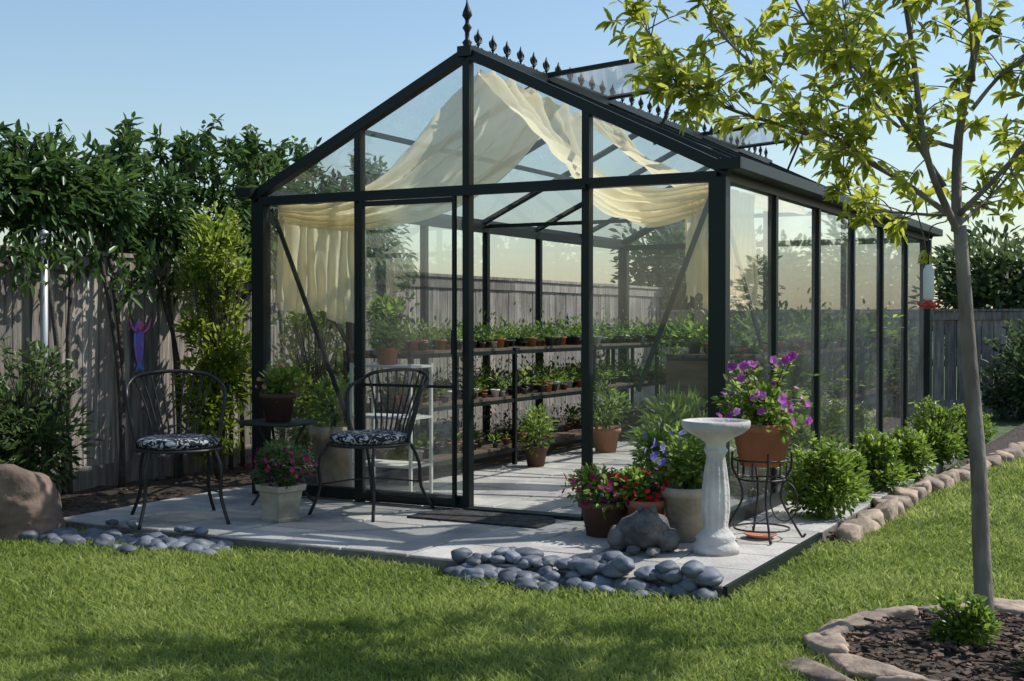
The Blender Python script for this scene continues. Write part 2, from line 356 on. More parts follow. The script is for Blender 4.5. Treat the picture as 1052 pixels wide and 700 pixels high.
# ------------------------------------------------------------------ greenhouse
G=empty('greenhouse'); Wd=3.05; Ln=5.9; EZ=1.92; RZ=2.66; nb=6; bw=Ln/nb
def roofz(x): return EZ+(RZ-EZ)*(1-abs(x+Wd/2)/(Wd/2))
F=MB(); GL=MB()
xs=[0,-.7625,-1.525,-2.2875,-3.05]
def quad(*p,mi=0): GL.add(p,[tuple(range(len(p)))],mi)
for yi,y in enumerate((0,Ln)):
    for i,x in enumerate(xs):
        cw=.095 if i in(0,4) else .045
        top=roofz(x)-(.06 if i in (0,4) else .02); F.box((x,y,top/2),(cw,.075 if i in(0,4) else .055,top))
    F.box((-1.525,y-.003,1.865),(3.04,.06,.055))
    F.beam((.06,y,roofz(0)-.03),(-1.525,y,RZ),.065,.06); F.beam((-3.11,y,roofz(0)-.03),(-1.525,y,RZ),.065,.06)
    for i in range(4):
        xa,xb=xs[i]-.02,xs[i+1]+.02
        door=(yi==0 and i==1)
        if not door: 
            F.box(((xa+xb)/2,y,.045),(abs(xa-xb),.05,.07)); quad((xa,y,.07),(xb,y,.07),(xb,y,1.84),(xa,y,1.84))
        quad((xa,y,1.89),(xb,y,1.89),(xb,y,roofz(xb)-.03),(xa,y,roofz(xa)-.03))
for x in (-1.585,-2.235): F.box((x,-.055,.93),(.02,.024,1.8))
for z in (.05,1.81,.72): F.box((-1.91,-.056,z),(.63,.022,.03 if z!=.72 else .016))
F.box((-1.55,-.05,1.845),(1.6,.03,.03)); F.box((-1.14,-.02,.012),(.74,.1,.02))
quad((-1.60,-.055,.07),(-2.22,-.055,.07),(-2.22,-.055,1.79),(-1.60,-.055,1.79))
F.box((-1.575,-.085,.98),(.015,.03,.14))
for x in (0,-3.05):
    s=1 if x==0 else -1
    for k in range(nb+1):
        if 0<k<nb: F.box((x,k*bw,.95),(.05,.045,1.86))
        if k<nb:
            j1,j2=random.uniform(-.004,.004),random.uniform(-.004,.004)
            quad((x,k*bw+.02,.08),(x+j1,(k+1)*bw-.02,.08),(x+j2,(k+1)*bw-.02,1.86),(x+j2-j1,k*bw+.02,1.86),mi=1 if x==0 else 0)
    F.box((x,Ln/2,.045),(.055,Ln,.08)); F.box((x+s*.002,Ln/2,1.875),(.06,Ln,.06))
    F.box((x+s*.075,Ln/2,1.90),(.12,Ln+.14,.015)); F.box((x+s*.135,Ln/2,1.925),(.012,Ln+.14,.06)); F.box((x+s*.02,Ln/2,1.925),(.012,Ln+.14,.06))
    F.box((x+s*.078,-.075,1.922),(.125,.012,.055))
    F.beam((x-s*.04,.1,1.82),(x-s*.04,bw*.95,.9),.012,.03)
    for k in range(nb+1):
        if 0<k<nb: F.beam((x+s*.05,k*bw,EZ),(-1.525,k*bw,RZ),.035,.04)
        if k<nb:
            ya,yb=k*bw+.02,(k+1)*bw-.02
            if s==1 and k in(1,4):
                xm=-.72; quad((.03,ya,roofz(0)+.0),(.03,yb,roofz(0)),(xm,yb,roofz(xm)+.01),(xm,ya,roofz(xm)+.01))
                F.beam((xm,ya,roofz(xm)),(xm,yb,roofz(xm)),.03,.03)
            else: quad((x+s*.03,ya,EZ-.01),(x+s*.03,yb,EZ-.01),(-1.525,yb,RZ),(-1.525,ya,RZ))
    xm=-1.525+s*.76; F.beam((xm,0,roofz(xm)-.03),(xm,Ln,roofz(xm)-.03),.025,.03)
F.box((-1.525,Ln/2,RZ+.005),(.09,Ln+.1,.06))
F.beam((-.03,3*bw,1.9),(-3.02,3*bw,1.9),.02,.03)
F.beam((-3.0,.05,1.82),(-2.33,.05,.3),.012,.028); F.beam((-.05,.05,1.80),(-.48,.05,.72),.012,.028)
F.obj('frame',FRAME,G); GL.obj('glazing',[GLASS,GLASS_S],G)
for ya in (bw,4*bw):
    yb=ya+bw-.02; m=MB(); h0=(-1.50,RZ+.035); h1=(-.74,RZ+.085)
    P=[V((h0[0],ya,h0[1])),V((h1[0],ya,h1[1])),V((h1[0],yb,h1[1])),V((h0[0],yb,h0[1]))]
    for i in range(4): m.beam(P[i],P[(i+1)%4],.03,.028)
    m.beam((-.75,(ya+yb)/2,RZ+.07),(-.95,(ya+yb)/2,roofz(-.72)),.015,.015)
    m.obj('roof_vent_frame',FRAME,G); m=MB(); m.add(P,[(0,1,2,3)]); m.obj('roof_vent_glass',GLASS_S,G)
m=MB(); y=.12
while y<Ln:
    c=(-1.525,y,RZ+.03)
    m.lathe([(.006,0),(.006,.035),(.014,.04),(.006,.05),(.007,.06),(.017,.085),(.012,.1),(.001,.135)],c,8)
    for s in(-1,1):
        m.tube([(c[0],y,c[2]+.05),(c[0],y+s*.026,c[2]+.058),(c[0],y+s*.04,c[2]+.078),(c[0],y+s*.03,c[2]+.095)],[.006,.008,.007,.003],6,sub=2)
        m.tube([(c[0],y,c[2]+.01),(c[0],y+s*.04,c[2]+.028),(c[0],y+s*.08,c[2]+.006)],[.005,.005,.004],6,sub=2)
    y+=.18
m.obj('ridge_cresting',FRAME,G)
m=MB(); m.lathe([(.03,-.04),(.035,0),(.02,.02),(.03,.04),(.012,.06),(.014,.1),(.028,.125),(.012,.15),(.012,.17),(.03,.195),(.024,.22),(.008,.26),(.001,.31)],(-1.525,-.01,RZ+.02),14); m.obj('finial',FRAME,G)
def sheet(name,A,B,nu=90,nv=50,pl=.03,freq=5,sag=0):
    A=[V(a) for a in A];B=[V(b) for b in B]
    def sm(P,t):
        n=len(P)-1; x=t*n; i=min(int(x),n-1); t=x-i
        p0=P[max(i-1,0)];p1=P[i];p2=P[i+1];p3=P[min(i+2,n)]
        return .5*((2*p1)+(p2-p0)*t+(2*p0-5*p1+4*p2-p3)*t*t+(3*p1-p0-3*p2+p3)*t**3)
    vs=[];fs=[]
    for i in range(nu+1):
        u=i/nu; a=sm(A,u); b=sm(B,u); a2=sm(A,min(1,u+.02)) -sm(A,max(0,u-.02))
        n=(b-a).cross(a2); n=n.normalized() if n.length>1e-6 else V((0,-1,0))
        for j in range(nv+1):
            v=j/nv; p=a.lerp(b,v); ph=noise.noise(V((u*3,v*2,3)))*4
            p=p+n*pl*math.sin(v*freq*6.283+ph)+n*pl*1.1*noise.noise(V((u*5,v*13,1)))+n*pl*.6*noise.noise(V((u*14,v*34,1)))
            p.z-=sag*math.sin(math.pi*v); vs.append(p)
    for i in range(nu):
        for j in range(nv):
            a=i*(nv+1)+j; fs.append((a,a+1,a+nv+2,a+nv+1))
    m=MB(); m.add(vs,fs,0,True); return m.obj(name,CLOTH,C)
C=empty('draped_curtain')
sheet('swag_left',[(-1.5,.1,2.57),(-1.83,.1,2.3),(-2.2,.09,2.0),(-2.6,.09,1.84),(-2.98,.09,1.86)],[(-1.4,1.0,2.5),(-1.58,.85,2.16),(-1.95,.45,1.80),(-2.5,.2,1.68),(-2.98,.14,1.74)],pl=.03,freq=5)
sheet('swag_right',[(-1.52,.1,2.58),(-1.28,.1,2.36),(-.9,.09,2.03),(-.45,.09,1.84),(-.06,.09,1.86)],[(-1.5,1.6,2.52),(-1.36,1.3,2.2),(-1.0,.7,1.82),(-.5,.25,1.64),(-.06,.16,1.72)],pl=.03,freq=6)
sheet('swag_back',[(-1.45,1.4,2.5),(-1.2,1.7,2.26),(-.75,2.0,2.05),(-.2,2.2,1.92)],[(-1.45,2.0,2.5),(-1.2,2.2,2.16),(-.75,2.4,1.96),(-.2,2.5,1.86)],pl=.02,freq=4)
def hang(name,p0,p1,z1,z0,fr,pl=.025,nu=110,nv=24,nar=0):
    p0=V(p0);p1=V(p1); t=(p1-p0); n=V((-t.y,t.x,0)).normalized(); vs=[];fs=[]
    for i in range(nu+1):
        u=i/nu
        for j in range(nv+1):
            v=j/nv; uu=.5+(u-.5)*(1-nar*math.sin(v*3.14)*.5)
            zb=z0+.05*math.sin(u*5)+.02*math.sin(u*17); z=z1+(zb-z1)*v
            p=p0+t*uu; q=V((p.x,p.y,z))+n*(pl*(.4+.8*v)*(math.sin(u*fr*6.283+v*1.2+noise.noise(V((u*6,v*2,0)))*3)+.6*noise.noise(V((u*14,v*3,5))))); vs.append(q)
    for i in range(nu):
        for j in range(nv):
            a=i*(nv+1)+j; fs.append((a,a+1,a+nv+2,a+nv+1))
    m=MB(); m.add(vs,fs,0,True); m.obj(name,CLOTH,C)
hang('hanging_left',(-2.99,.13,0),(-2.40,.22,0),1.80,1.12,8)
hang('hanging_left_side',(-2.99,.1,0),(-2.97,.7,0),1.82,1.2,7,.02)
hang('hanging_right',(-.25,.16,0),(-.05,.12,0),1.82,1.20,4,.025)
hang('hanging_right_side',(-.07,.08,0),(-.07,.85,0),1.84,1.25,8,.02)
# ------------------------------------------------------------------ staging + plants inside
def pot(m,c,r,h,mi=0,seg=14,rim=True):
    m.lathe([(r*.72,0),(r*.95,h*.82),(r*.96,h*.82),(r*1.06,h*.82),(r*1.08,h),(r*.95,h),(r*.92,h*.9),(.001,h*.88)] if rim else [(r*.75,0),(r,h),(r*.93,h),(r*.9,h*.9),(.001,h*.88)],c,seg,mi)
def staging(x0,x1,y0,y1,tiers=(.14,.52,.89),tall=1.0):
    e=empty('plant_staging'); m=MB(); lon=(y1-y0)>(x1-x0)
    for z in tiers:
        n=6
        if lon:
            w=(x1-x0)/n
            for i in range(n): m.box((x0+w*(i+.5),(y0+y1)/2,z),(w-.015,y1-y0,.018))
        else:
            w=(y1-y0)/n
            for i in range(n): m.box(((x0+x1)/2,y0+w*(i+.5),z),(x1-x0,w-.015,.018))
        for a,b in (((x0,y0),(x1,y0)),((x0,y1),(x1,y1)),((x0,y0),(x0,y1)),((x1,y0),(x1,y1))): m.beam((*a,z-.024),(*b,z-.024),.02,.028,1)
    k=max(2,int(max(x1-x0,y1-y0)/1.2)+1)
    m.obj('shelves',[WOOD,FRAME],e); m=MB()
    for i in range(k):
        for s in (0,1):
            x=x0+(x1-x0)*i/(k-1); y=y0+(y1-y0)*i/(k-1)
            if lon: m.box(((x0,x1)[s],y,.45),(.03,.03,.9))
            else: m.box((x,(y0,y1)[s],.45),(.03,.03,.9))
    m.obj('legs',FRAME,e)
    e2=empty('potted_seedlings'); m=MB(); P=[];D=[];R=[];L=[]
    for z in [t+.01 for t in tiers]:
        area=(x1-x0)*(y1-y0); n=int(area*(105 if z>.5 else 50))
        for i in range(n):
            x=random.uniform(x0+.03,x1-.03);y=random.uniform(y0+.03,y1-.03); r=random.choice((.022,.026,.03,.036,.045)) ; h=r*1.6
            mi=random.choice((0,0,0,0,0,1,1,2)); pot(m,(x,y,z+.001),r,h,mi,8)
            k=random.randint(8,26); s=random.choice((.4,.6,.8,1,1.3,1.9)) if z<.8 else random.choice((.4,.6,.8,1,1.1,1.6)); s*=tall; sp=rng.normal(0,1,(k,3)); sp[:,2]=np.abs(sp[:,2])*.9+.2
            p=np.array([x,y,z+h])+sp*np.array([.034,.034,.055])*s
            P.append(p);D.append(sp+rng.normal(0,.4,(k,3)));R.append(np.clip(random.random()*.6+rng.random(k)*.4,0,1)); L.append(np.full(k,random.uniform(.02,.055)*tall))
    m.obj('pots',[POTS,TERRA,WHITE],e2); L=np.concatenate(L); leaves('foliage',np.concatenate(P),np.concatenate(D),L,L*.42,np.concatenate(R),L_HOUSE,e2)
staging(-2.92,-2.40,.75,5.2); staging(-.62,-.1,.9,5.2,tall=1.35); staging(-2.9,-.15,5.28,5.78)
m=MB()
for z in (.2,.5,.82): m.box((-2.27,.32,z),(.46,.26,.014)); 
for dx in (-.22,.22):
    for dy in (-.12,.12): m.box((-2.27+dx,.32+dy,.42),(.018,.018,.84))
e=empty('white_plant_stand'); m.obj('shelves_and_legs',WWOOD,e)
m=MB(); m.box((-.36,.87,.76),(.54,.025,.2)); m.box((-.36,.87,.53),(.54,.022,.06)); m.obj('wooden_planter_board',WOOD)
def plant(name,c,r,h,rad,zc,n,ll,lw,lmat,pmat,K=12,rc=.07,fl=None,seg=28,square=False,pname='pot',sup=.3):
    e=empty(name); m=MB()
    if square:
        s=1.414
        m.lathe([(r*.8*s*.8,0),(r*.8*s*.85,h*.08),(r*.8*s*.75,h*.12),(r*.88*s*.85,h*.8),(r*s*.86,h*.84),(r*s*.9,h),(r*s*.78,h),(r*s*.75,h*.9),(.001,h*.88)],(0,0,0),4,0,sm=False)
        R=Matrix.Rotation(math.radians(45-12),3,'Z'); m.v=[tuple(R@V(p)+V(c)) for p in m.v]
    else: pot(m,c,r,h,0,seg)
    m.obj(pname,pmat,e)
    P,D,R=cloud((c[0],c[1],c[2]+zc),rad,K,n,rc,seedup=sup); k=P[:,2]>c[2]+h*.75; P,D,R=P[k],D[k],R[k]
    leaves('foliage',P,D,ll*(.6+.7*rng.random(len(P))),lw,R,lmat,e)
    m=MB()
    for i in range(14):
        a=random.random()*6.28; q=V((math.cos(a)*rad[0]*.6,math.sin(a)*rad[1]*.6,zc+rad[2]*random.uniform(-.2,.5)))
        m.tube([(c[0],c[1],c[2]+h*.85),tuple(V(c)+V((q.x*.4,q.y*.4,(h+q.z)/2))),tuple(V(c)+q)],[.004,.003,.002],5,sub=2)
    m.obj('stems',DBARK,e)
    for i,(fm,cn,fs) in enumerate(fl or []):
        d=unit(rng.normal(size=(cn,3))+np.array([.1,-.15,.25])); fp=np.array([c[0],c[1],c[2]+zc])+d*(np.array(rad)+rc*.4)*(.7+.45*rng.random((cn,1)))
        k=fp[:,2]>c[2]+h*.8; fp=fp[k]; d=d[k]
        flowers('flowers',fp,d+rng.normal(0,.4,d.shape),fs*(.6+.6*rng.random(len(fp))),rng.random(len(fp)),fm,e)
    return e
plant('potted_geranium',(-2.68,.95,.9),.1,.15,(.14,.14,.1),.26,260,.05,.035,L_HOUSE,CREAMPOT)
plant('potted_geranium',(-2.3,.32,.828),.07,.11,(.1,.09,.07),.17,220,.045,.03,L_HOUSE,TERRA)
plant('potted_shrub',(-2.72,.36,.005),.17,.42,(.17,.17,.14),.58,420,.06,.03,L_HOUSE,CREAMPOT,K=14,rc=.09)
plant('potted_fern',(-.4,.55,.005),.13,.24,(.2,.2,.22),.44,700,.1,.02,L_HOUSE,TERRAD,K=14,rc=.1)
plant('potted_shrub',(-.82,1.3,.005),.09,.15,(.12,.12,.16),.3,360,.05,.02,L_HOUSE,TERRAD,K=12,rc=.08)
plant('potted_shrub',(-2.0,5.0,.005),.17,.3,(.3,.3,.4),.7,900,.07,.03,L_HOUSE,TERRA,K=20,rc=.12)
plant('potted_shrub',(-1.1,5.0,.005),.17,.3,(.25,.25,.35),.7,800,.07,.03,L_HOUSE,TERRA,K=20,rc=.12)
plant('potted_shrub',(-2.2,2.2,.005),.09,.15,(.13,.13,.15),.28,360,.05,.02,L_HOUSE,TERRAD,K=12,rc=.08)
plant('potted_shrub',(-2.15,3.4,.005),.12,.2,(.16,.16,.22),.4,460,.05,.02,L_HOUSE,TERRA,K=12,rc=.08)
# ------------------------------------------------------------------ patio objects
m=MB(); bb=(.2,-.63,0)
m.lathe([(.112,0),(.112,.03),(.1,.045),(.09,.06),(.097,.075),(.082,.09),(.062,.115),(.058,.13,.03),(.066,.2,.05),(.064,.3,.05),(.052,.4,.05),(.043,.46,.03),(.05,.475),(.058,.49),(.046,.505),(.05,.525),(.085,.55),(.135,.575),(.158,.595),(.164,.612),(.162,.63),(.15,.632),(.142,.62),(.11,.6),(.05,.588),(.001,.585)],bb,60,0,nfl=12)
m.obj('birdbath',CONC)
pp=(.27,-.12,.37); pe=plant('petunia_pot_on_stand',pp,.155,.215,(.2,.2,.11),.28,850,.042,.026,L_HOUSE,TERRA,K=18,rc=.08,fl=[(F_PURP,62,.045)])
P=[];D=[]
m=MB()
for k in range(12):
    a=random.random()*6.28; tip=V((pp[0]+math.cos(a)*.16,pp[1]+math.sin(a)*.16,pp[2]+random.uniform(.42,.6)))
    m.tube([(pp[0],pp[1],pp[2]+.2),((pp[0]+tip.x)/2,(pp[1]+tip.y)/2,pp[2]+.38),tuple(tip)],[.004,.003,.002],5,sub=3)
    for j in range(14):
        t=.3+.7*j/14; P.append(V((pp[0],pp[1],pp[2]+.2)).lerp(tip,t)); D.append((random.gauss(0,1),random.gauss(0,1),.4))
m.obj('tall_stems',DBARK,pe); leaves('tall_leaves',np.array(P),np.array(D),.045,.024,rng.random(len(P)),L_HOUSE,pe)
tp=np.array(P)[13::14]; flowers('tall_flowers',tp,rng.normal(0,.4,tp.shape)+np.array([.2,-.8,.4]),.05,rng.random(len(tp)),F_PURP,pe)
m=MB()
for z,r in ((.40,.14),(.30,.115),(.05,.14)):
    m.tube([(pp[0]+r*math.cos(a),pp[1]+r*math.sin(a),z) for a in [i*6.2832/24 for i in range(25)]],.005,6)
for k in range(4):
    a=k*math.pi/2+.5; cx,sx=math.cos(a),math.sin(a)
    m.tube([(pp[0]+cx*r,pp[1]+sx*r,z) for r,z in ((.15,.44),(.15,.36),(.11,.28),(.10,.2),(.15,.1),(.19,.03),(.21,.004),(.225,.02))],.006,6,sub=4)
    for q in (-.22,.22):
        a2=a+.78+q; m.tube([(pp[0]+math.cos(a2)*.13,pp[1]+math.sin(a2)*.13,z) for z in (.39,.35,.31)],.004,5,sub=2)
m.tube([(pp[0]+.07*math.cos(t)+.13,pp[1]-.05,.2+.1*math.sin(t)) for t in [i*6.28/20 for i in range(21)]],.004,6)
m.obj('wire_stand',IRON,pe)
m=MB(); m.lathe([(.05,0),(.085,.02),(.08,.022),(.001,.01)],(pp[0],pp[1]-.02,.002),24); m.obj('saucer',TERRA,pe)
plant('red_flower_pot',(-.47,-.42,.0),.13,.18,(.2,.16,.07),.24,560,.04,.025,L_HOUSE,TERRAD,K=14,rc=.07,fl=[(F_CRIM,60,.035),(F_RED,14,.035)])
plant('red_flower_pot',(-.24,-.42,.0),.1,.2,(.13,.12,.06),.27,420,.04,.025,L_HOUSE,TERRA,K=12,rc=.06,fl=[(F_RED,55,.036)])
plant('white_flower_pot',(-.05,-.36,.0),.118,.27,(.17,.15,.12),.4,760,.04,.024,L_HOUSE,CREAMPOT,K=18,rc=.08,fl=[(F_VIOL,30,.035)])
plant('violet_flower_pot',(-.26,-.16,.0),.11,.24,(.15,.12,.14),.42,640,.035,.02,L_HOUSE,CREAMPOT,K=14,rc=.07,fl=[(F_VIOL,16,.03)])
plant('petunia_pot',(-2.25,-.82,0),.112,.2,(.16,.15,.1),.3,800,.035,.02,L_DARK,CREAMPOT,K=16,rc=.07,fl=[(F_CRIM,75,.03)],square=True)
m=MB(); c=V((-.12,-.74,0))
def bl(x,y,z,a,b,h,rz=0,am=.08): m.rock((c.x+x,c.y+y,z),(a,b,h),rz,0,am,0,4,2)
bl(0,0,.095,.27,.24,.19); bl(.05,-.09,.16,.13,.13,.11); bl(.06,-.14,.135,.09,.07,.06)
bl(-.11,-.05,.06,.11,.17,.12,.3); bl(.12,.0,.06,.1,.16,.11,-.2); bl(.0,-.14,.025,.06,.1,.04); bl(.1,-.14,.025,.06,.1,.04)
bl(.02,-.1,.215,.035,.035,.035); bl(.085,-.1,.215,.035,.035,.035)
m.obj('stone_frog_statue',STATUE)
m=MB(); n=40
vs=[(-.41,-.2,.012),(.41,-.2,.012)]+[( .41*math.cos(math.pi*i/n*1), -.2+.06+.36*abs(math.sin(math.pi*i/n))**.5,.012) for i in range(n+1)]
vs=[(x-1.27,y-.22,z) for x,y,z in vs]; k=len(vs); lo=[(x,y,.001) for x,y,z in vs]
m.add(vs+lo,[tuple(range(k))]+[(i,i+k,(i+1)%k+k,(i+1)%k) for i in range(k)])
MAT=mat('rubber_mat',(.06,.055,.05),(.012,.012,.012),22,rough=.9,bump=.8,bscale=60); m.obj('doormat',MAT)
def chair(loc,face):
    e=empty('wrought_iron_chair'); f=V((face[0],face[1],0)).normalized(); s=V((f.y,-f.x,0)); L=V(loc)
    T=lambda a,b,z: tuple(L+s*a+f*b+V((0,0,z)))
    m=MB(); R=.235
    ring=lambda r,z,n=32:[T(r*math.cos(i*6.2832/n),r*math.sin(i*6.2832/n),z) for i in range(n+1)]
    m.tube(ring(R,.40),.009,8); m.tube(ring(R*.55,.40),.005,6)
    for i in range(6):
        a=i*math.pi/6; m.tube([T(R*math.cos(a),R*math.sin(a),.4),T(-R*math.cos(a),-R*math.sin(a),.4)],.004,5)
    for a in (-1,1):
        m.tube([T(a*.17,.16,.4),T(a*.2,.21,.3),T(a*.2,.2,.15),T(a*.235,.25,.0)],.010,8,sub=4)
        m.tube([T(a*.17,-.16,.4),T(a*.19,-.22,.28),T(a*.19,-.24,.14),T(a*.23,-.31,.0)],.010,8,sub=4)
    m.tube([T(.2,.2,.17),T(0,.0,.2),T(-.19,-.23,.17)],.005,6,sub=3); m.tube([T(-.2,.2,.17),T(0,0,.2),T(.19,-.23,.17)],.005,6,sub=3)
    top=[(-.215,-.08,.41),(-.25,-.1,.56),(-.27,-.13,.70)]
    for i in range(-4,5):
        ph=i/4*math.radians(62); top.append((.285*math.sin(ph),-.12-.215*math.cos(ph),.815-.045*(i/4)**2-(.02 if abs(i)==4 else 0)))
    top+=[(.27,-.13,.70),(.25,-.1,.56),(.215,-.08,.41)]
    m.tube([T(*p) for p in top],.011,8,sub=4)
    for i in range(-4,5):
        u=i/4.7; ph=u*math.radians(60); xt=.285*math.sin(ph);yt=-.12-.215*math.cos(ph);zt=.813-.045*u*u
        pb=u*math.radians(38); xb=.225*math.sin(pb); yb=-.225*math.cos(pb)
        m.tube([T(xb,yb,.41),T(xb*1.05,yb-.02,.5),T((xb+xt)*.5,(yb+yt)/2-.02,.66),T(xt,yt,zt)],.0055,6,sub=4)
    m.obj('iron_frame',IRON,e)
    m=MB(); pr=[(.001,.0),(.19,.0),(.22,.012),(.228,.028),(.215,.045),(.17,.055),(.09,.052),(.001,.045)]
    m.lathe(pr,tuple(L+V((0,0,.41))),36); m.obj('seat_cushion',CUSH,e)
    return e
chair((-2.75,-1.08,0),(.75,-.66)); chair((-1.98,-.35,0),(-.1,-1))
e=empty('iron_side_table'); m=MB(); c=(-2.74,-.22,0)
m.lathe([(.001,.475),(.235,.475),(.24,.483),(.235,.492),(.001,.492)],c,36)
for k in range(3):
    a=k*2.094+.4; m.tube([(c[0]+math.cos(a)*r,c[1]+math.sin(a)*r,z) for r,z in ((.17,.475),(.11,.36),(.09,.22),(.15,.08),(.22,.0))],.009,7,sub=4)
m.tube([(c[0]+.1*math.cos(i*.2618),c[1]+.1*math.sin(i*.2618),.24) for i in range(25)],.005,6); m.obj('frame',IRON,e)
plant('tabletop_flower_pot',(c[0]-.0,c[1],.493),.105,.17,(.12,.12,.09),.24,460,.045,.025,L_HOUSE,TERRAD,K=12,rc=.07,fl=[(F_PEACH,24,.032)])
m=MB(); m.stone((-3.47,-1.60,.05),(.66,.55,.46),.4,0,5,7,.25,.07,6,(.82,1.0)); m.obj('boulder',ROCK)
m=MB()
def peb(x,y,z0,big=1):
    s=random.choice((.04,.06,.07,.08,.095))*random.uniform(.85,1.15)*big; m.rock((x,y,z0+s*.28),(s*random.uniform(.95,1.5),s,s*random.uniform(.55,.75)),random.random()*3.14,.0,.14,0,3,1.2)
for i in range(230):
    t=random.random(); x=-4.0+t*1.95; y=-1.68+t*.2+random.gauss(0,.075); peb(x,y,GZ if y<-1.4 or x<-3.4 else 0)
for i in range(170):
    t=random.random(); x=-.78+t*1.22; wd=.05+.09*math.sin(math.pi*min(1,t*1.2+.1)); y=-1.43+t*.05+random.gauss(0,1)*wd*.6; peb(x,y,(0 if y>-1.39 else GZ)+(.03 if random.random()<.1 and y>-1.42 else 0),1.05)
m.obj('river_pebbles',PEB)
e=empty('stone_edging'); m=MB(); y=.18
while y<9.6:
    l=random.uniform(.17,.3); x=.6+max(0,y-2)*.085; m.stone((x+random.uniform(-.02,.02),y+l/2,GZ+.025),(.15,l*1.05,.13),random.uniform(-.15,.15),0,3); y+=l
m.obj('edging_stones',EDGE,e)
e=empty('stone_edging'); m=MB(); a=0
while a<6.28:
    l=random.uniform(.18,.34); m.stone((TB.x+TR*math.cos(a),TB.y+TR*math.sin(a),GZ+.012),(random.uniform(.12,.16),l*1.06,random.uniform(.07,.11)),a+random.uniform(-.15,.15),0,4,14,.3,.1); a+=l/TR
a=3.9
while a<5.3:
    l=random.uniform(.2,.34); r=TR+.15; m.stone((TB.x+r*math.cos(a),TB.y+r*math.sin(a),GZ+.0),(.15,l*1.02,.07),a+random.uniform(-.12,.12),0,4,14,.3,.1); a+=l/r
m.obj('edging_stones',EDGE,e)
# ------------------------------------------------------------------ bushes & shrubs
def bush(name,c,rad,n,ll,lw,lm,K=22,rc=.13,up=.5,stems=6):
    e=empty(name); P,D,R=cloud((c[0],c[1],c[2]+rad[2]),rad,K,n,rc,seedup=up); k=P[:,2]>GZ+.01; P,D,R=P[k],D[k],R[k]
    leaves('foliage',P,D,ll*(.6+.7*rng.random(len(P))),lw,R,lm,e)
    m=MB(); SP=[];SD=[];SR=[]
    for i in range(stems*4):
        a=random.random()*6.28; q=random.uniform(.4,.95); tip=V((c[0]+math.cos(a)*rad[0]*q,c[1]+math.sin(a)*rad[1]*q,c[2]+rad[2]*(1+math.sqrt(1-q*q)*.95)+rc*random.uniform(.3,1.3))); b0=V((c[0],c[1],c[2]+rad[2]*.8))
        m.tube([b0,b0.lerp(tip,.5),tip],[.006,.004,.002],5,sub=2)
        for j in range(12):
            t=.72+.28*j/11; SP.append(b0.lerp(tip,t)); SD.append((random.gauss(0,1),random.gauss(0,1),.8)); SR.append(.45+.55*random.random())
    leaves('shoots',np.array(SP),np.array(SD),ll*.9,lw,np.array(SR),lm,e)
    for i in range(stems):
        a=random.random()*6.28; m.tube([(c[0],c[1],c[2]-.02),(c[0]+math.cos(a)*rad[0]*.35,c[1]+math.sin(a)*rad[1]*.35,c[2]+rad[2]*.8),(c[0]+math.cos(a)*rad[0]*.6,c[1]+math.sin(a)*rad[1]*.6,c[2]+rad[2]*1.5)],[.012,.008,.003],6,sub=3)
    m.obj('stems',DBARK,e)
for (x,y,r,h) in ((.36,.72,.19,.23),(.33,1.45,.12,.15),(.38,2.1,.16,.2),(.4,2.9,.15,.17),(.45,3.9,.22,.26),(.5,5.0,.22,.2)):
    bush('green_bush',(x,y,GZ),(r,r,h),int(2600*r/.2),.045,.02,L_BOX,K=int(30*r/.2),rc=.075)
bush('ornamental_shrub',(-3.95,.62,GZ),(.26,.32,1.0),5200,.06,.025,L_SHRUB,K=60,rc=.12)
bush('ornamental_shrub',(-3.75,1.5,GZ),(.3,.35,.7),3000,.06,.025,L_SHRUB,K=36,rc=.12)
bush('evergreen_shrub',(-4.12,-.9,GZ),(.28,.36,.5),2300,.075,.022,L_DARK,K=30,rc=.13)
bush('evergreen_shrub',(-4.05,-1.6,GZ),(.3,.4,.42),2000,.075,.022,L_DARK,K=28,rc=.13)
bush('evergreen_shrub',(.6,9.5,GZ),(.6,.5,.5),2600,.1,.04,L_FAR,K=34,rc=.2)
bush('evergreen_shrub',(2.6,9.6,GZ),(.7,.5,.42),2600,.1,.04,L_FAR,K=34,rc=.2)
bush('small_plant',(1.5,-1.76,GZ),(.12,.09,.08),900,.03,.016,L_BOX,K=14,rc=.045)
bush('small_plant',(1.82,-2.0,GZ),(.11,.1,.07),700,.03,.016,L_BOX,K=14,rc=.045)
y=-3.3; 
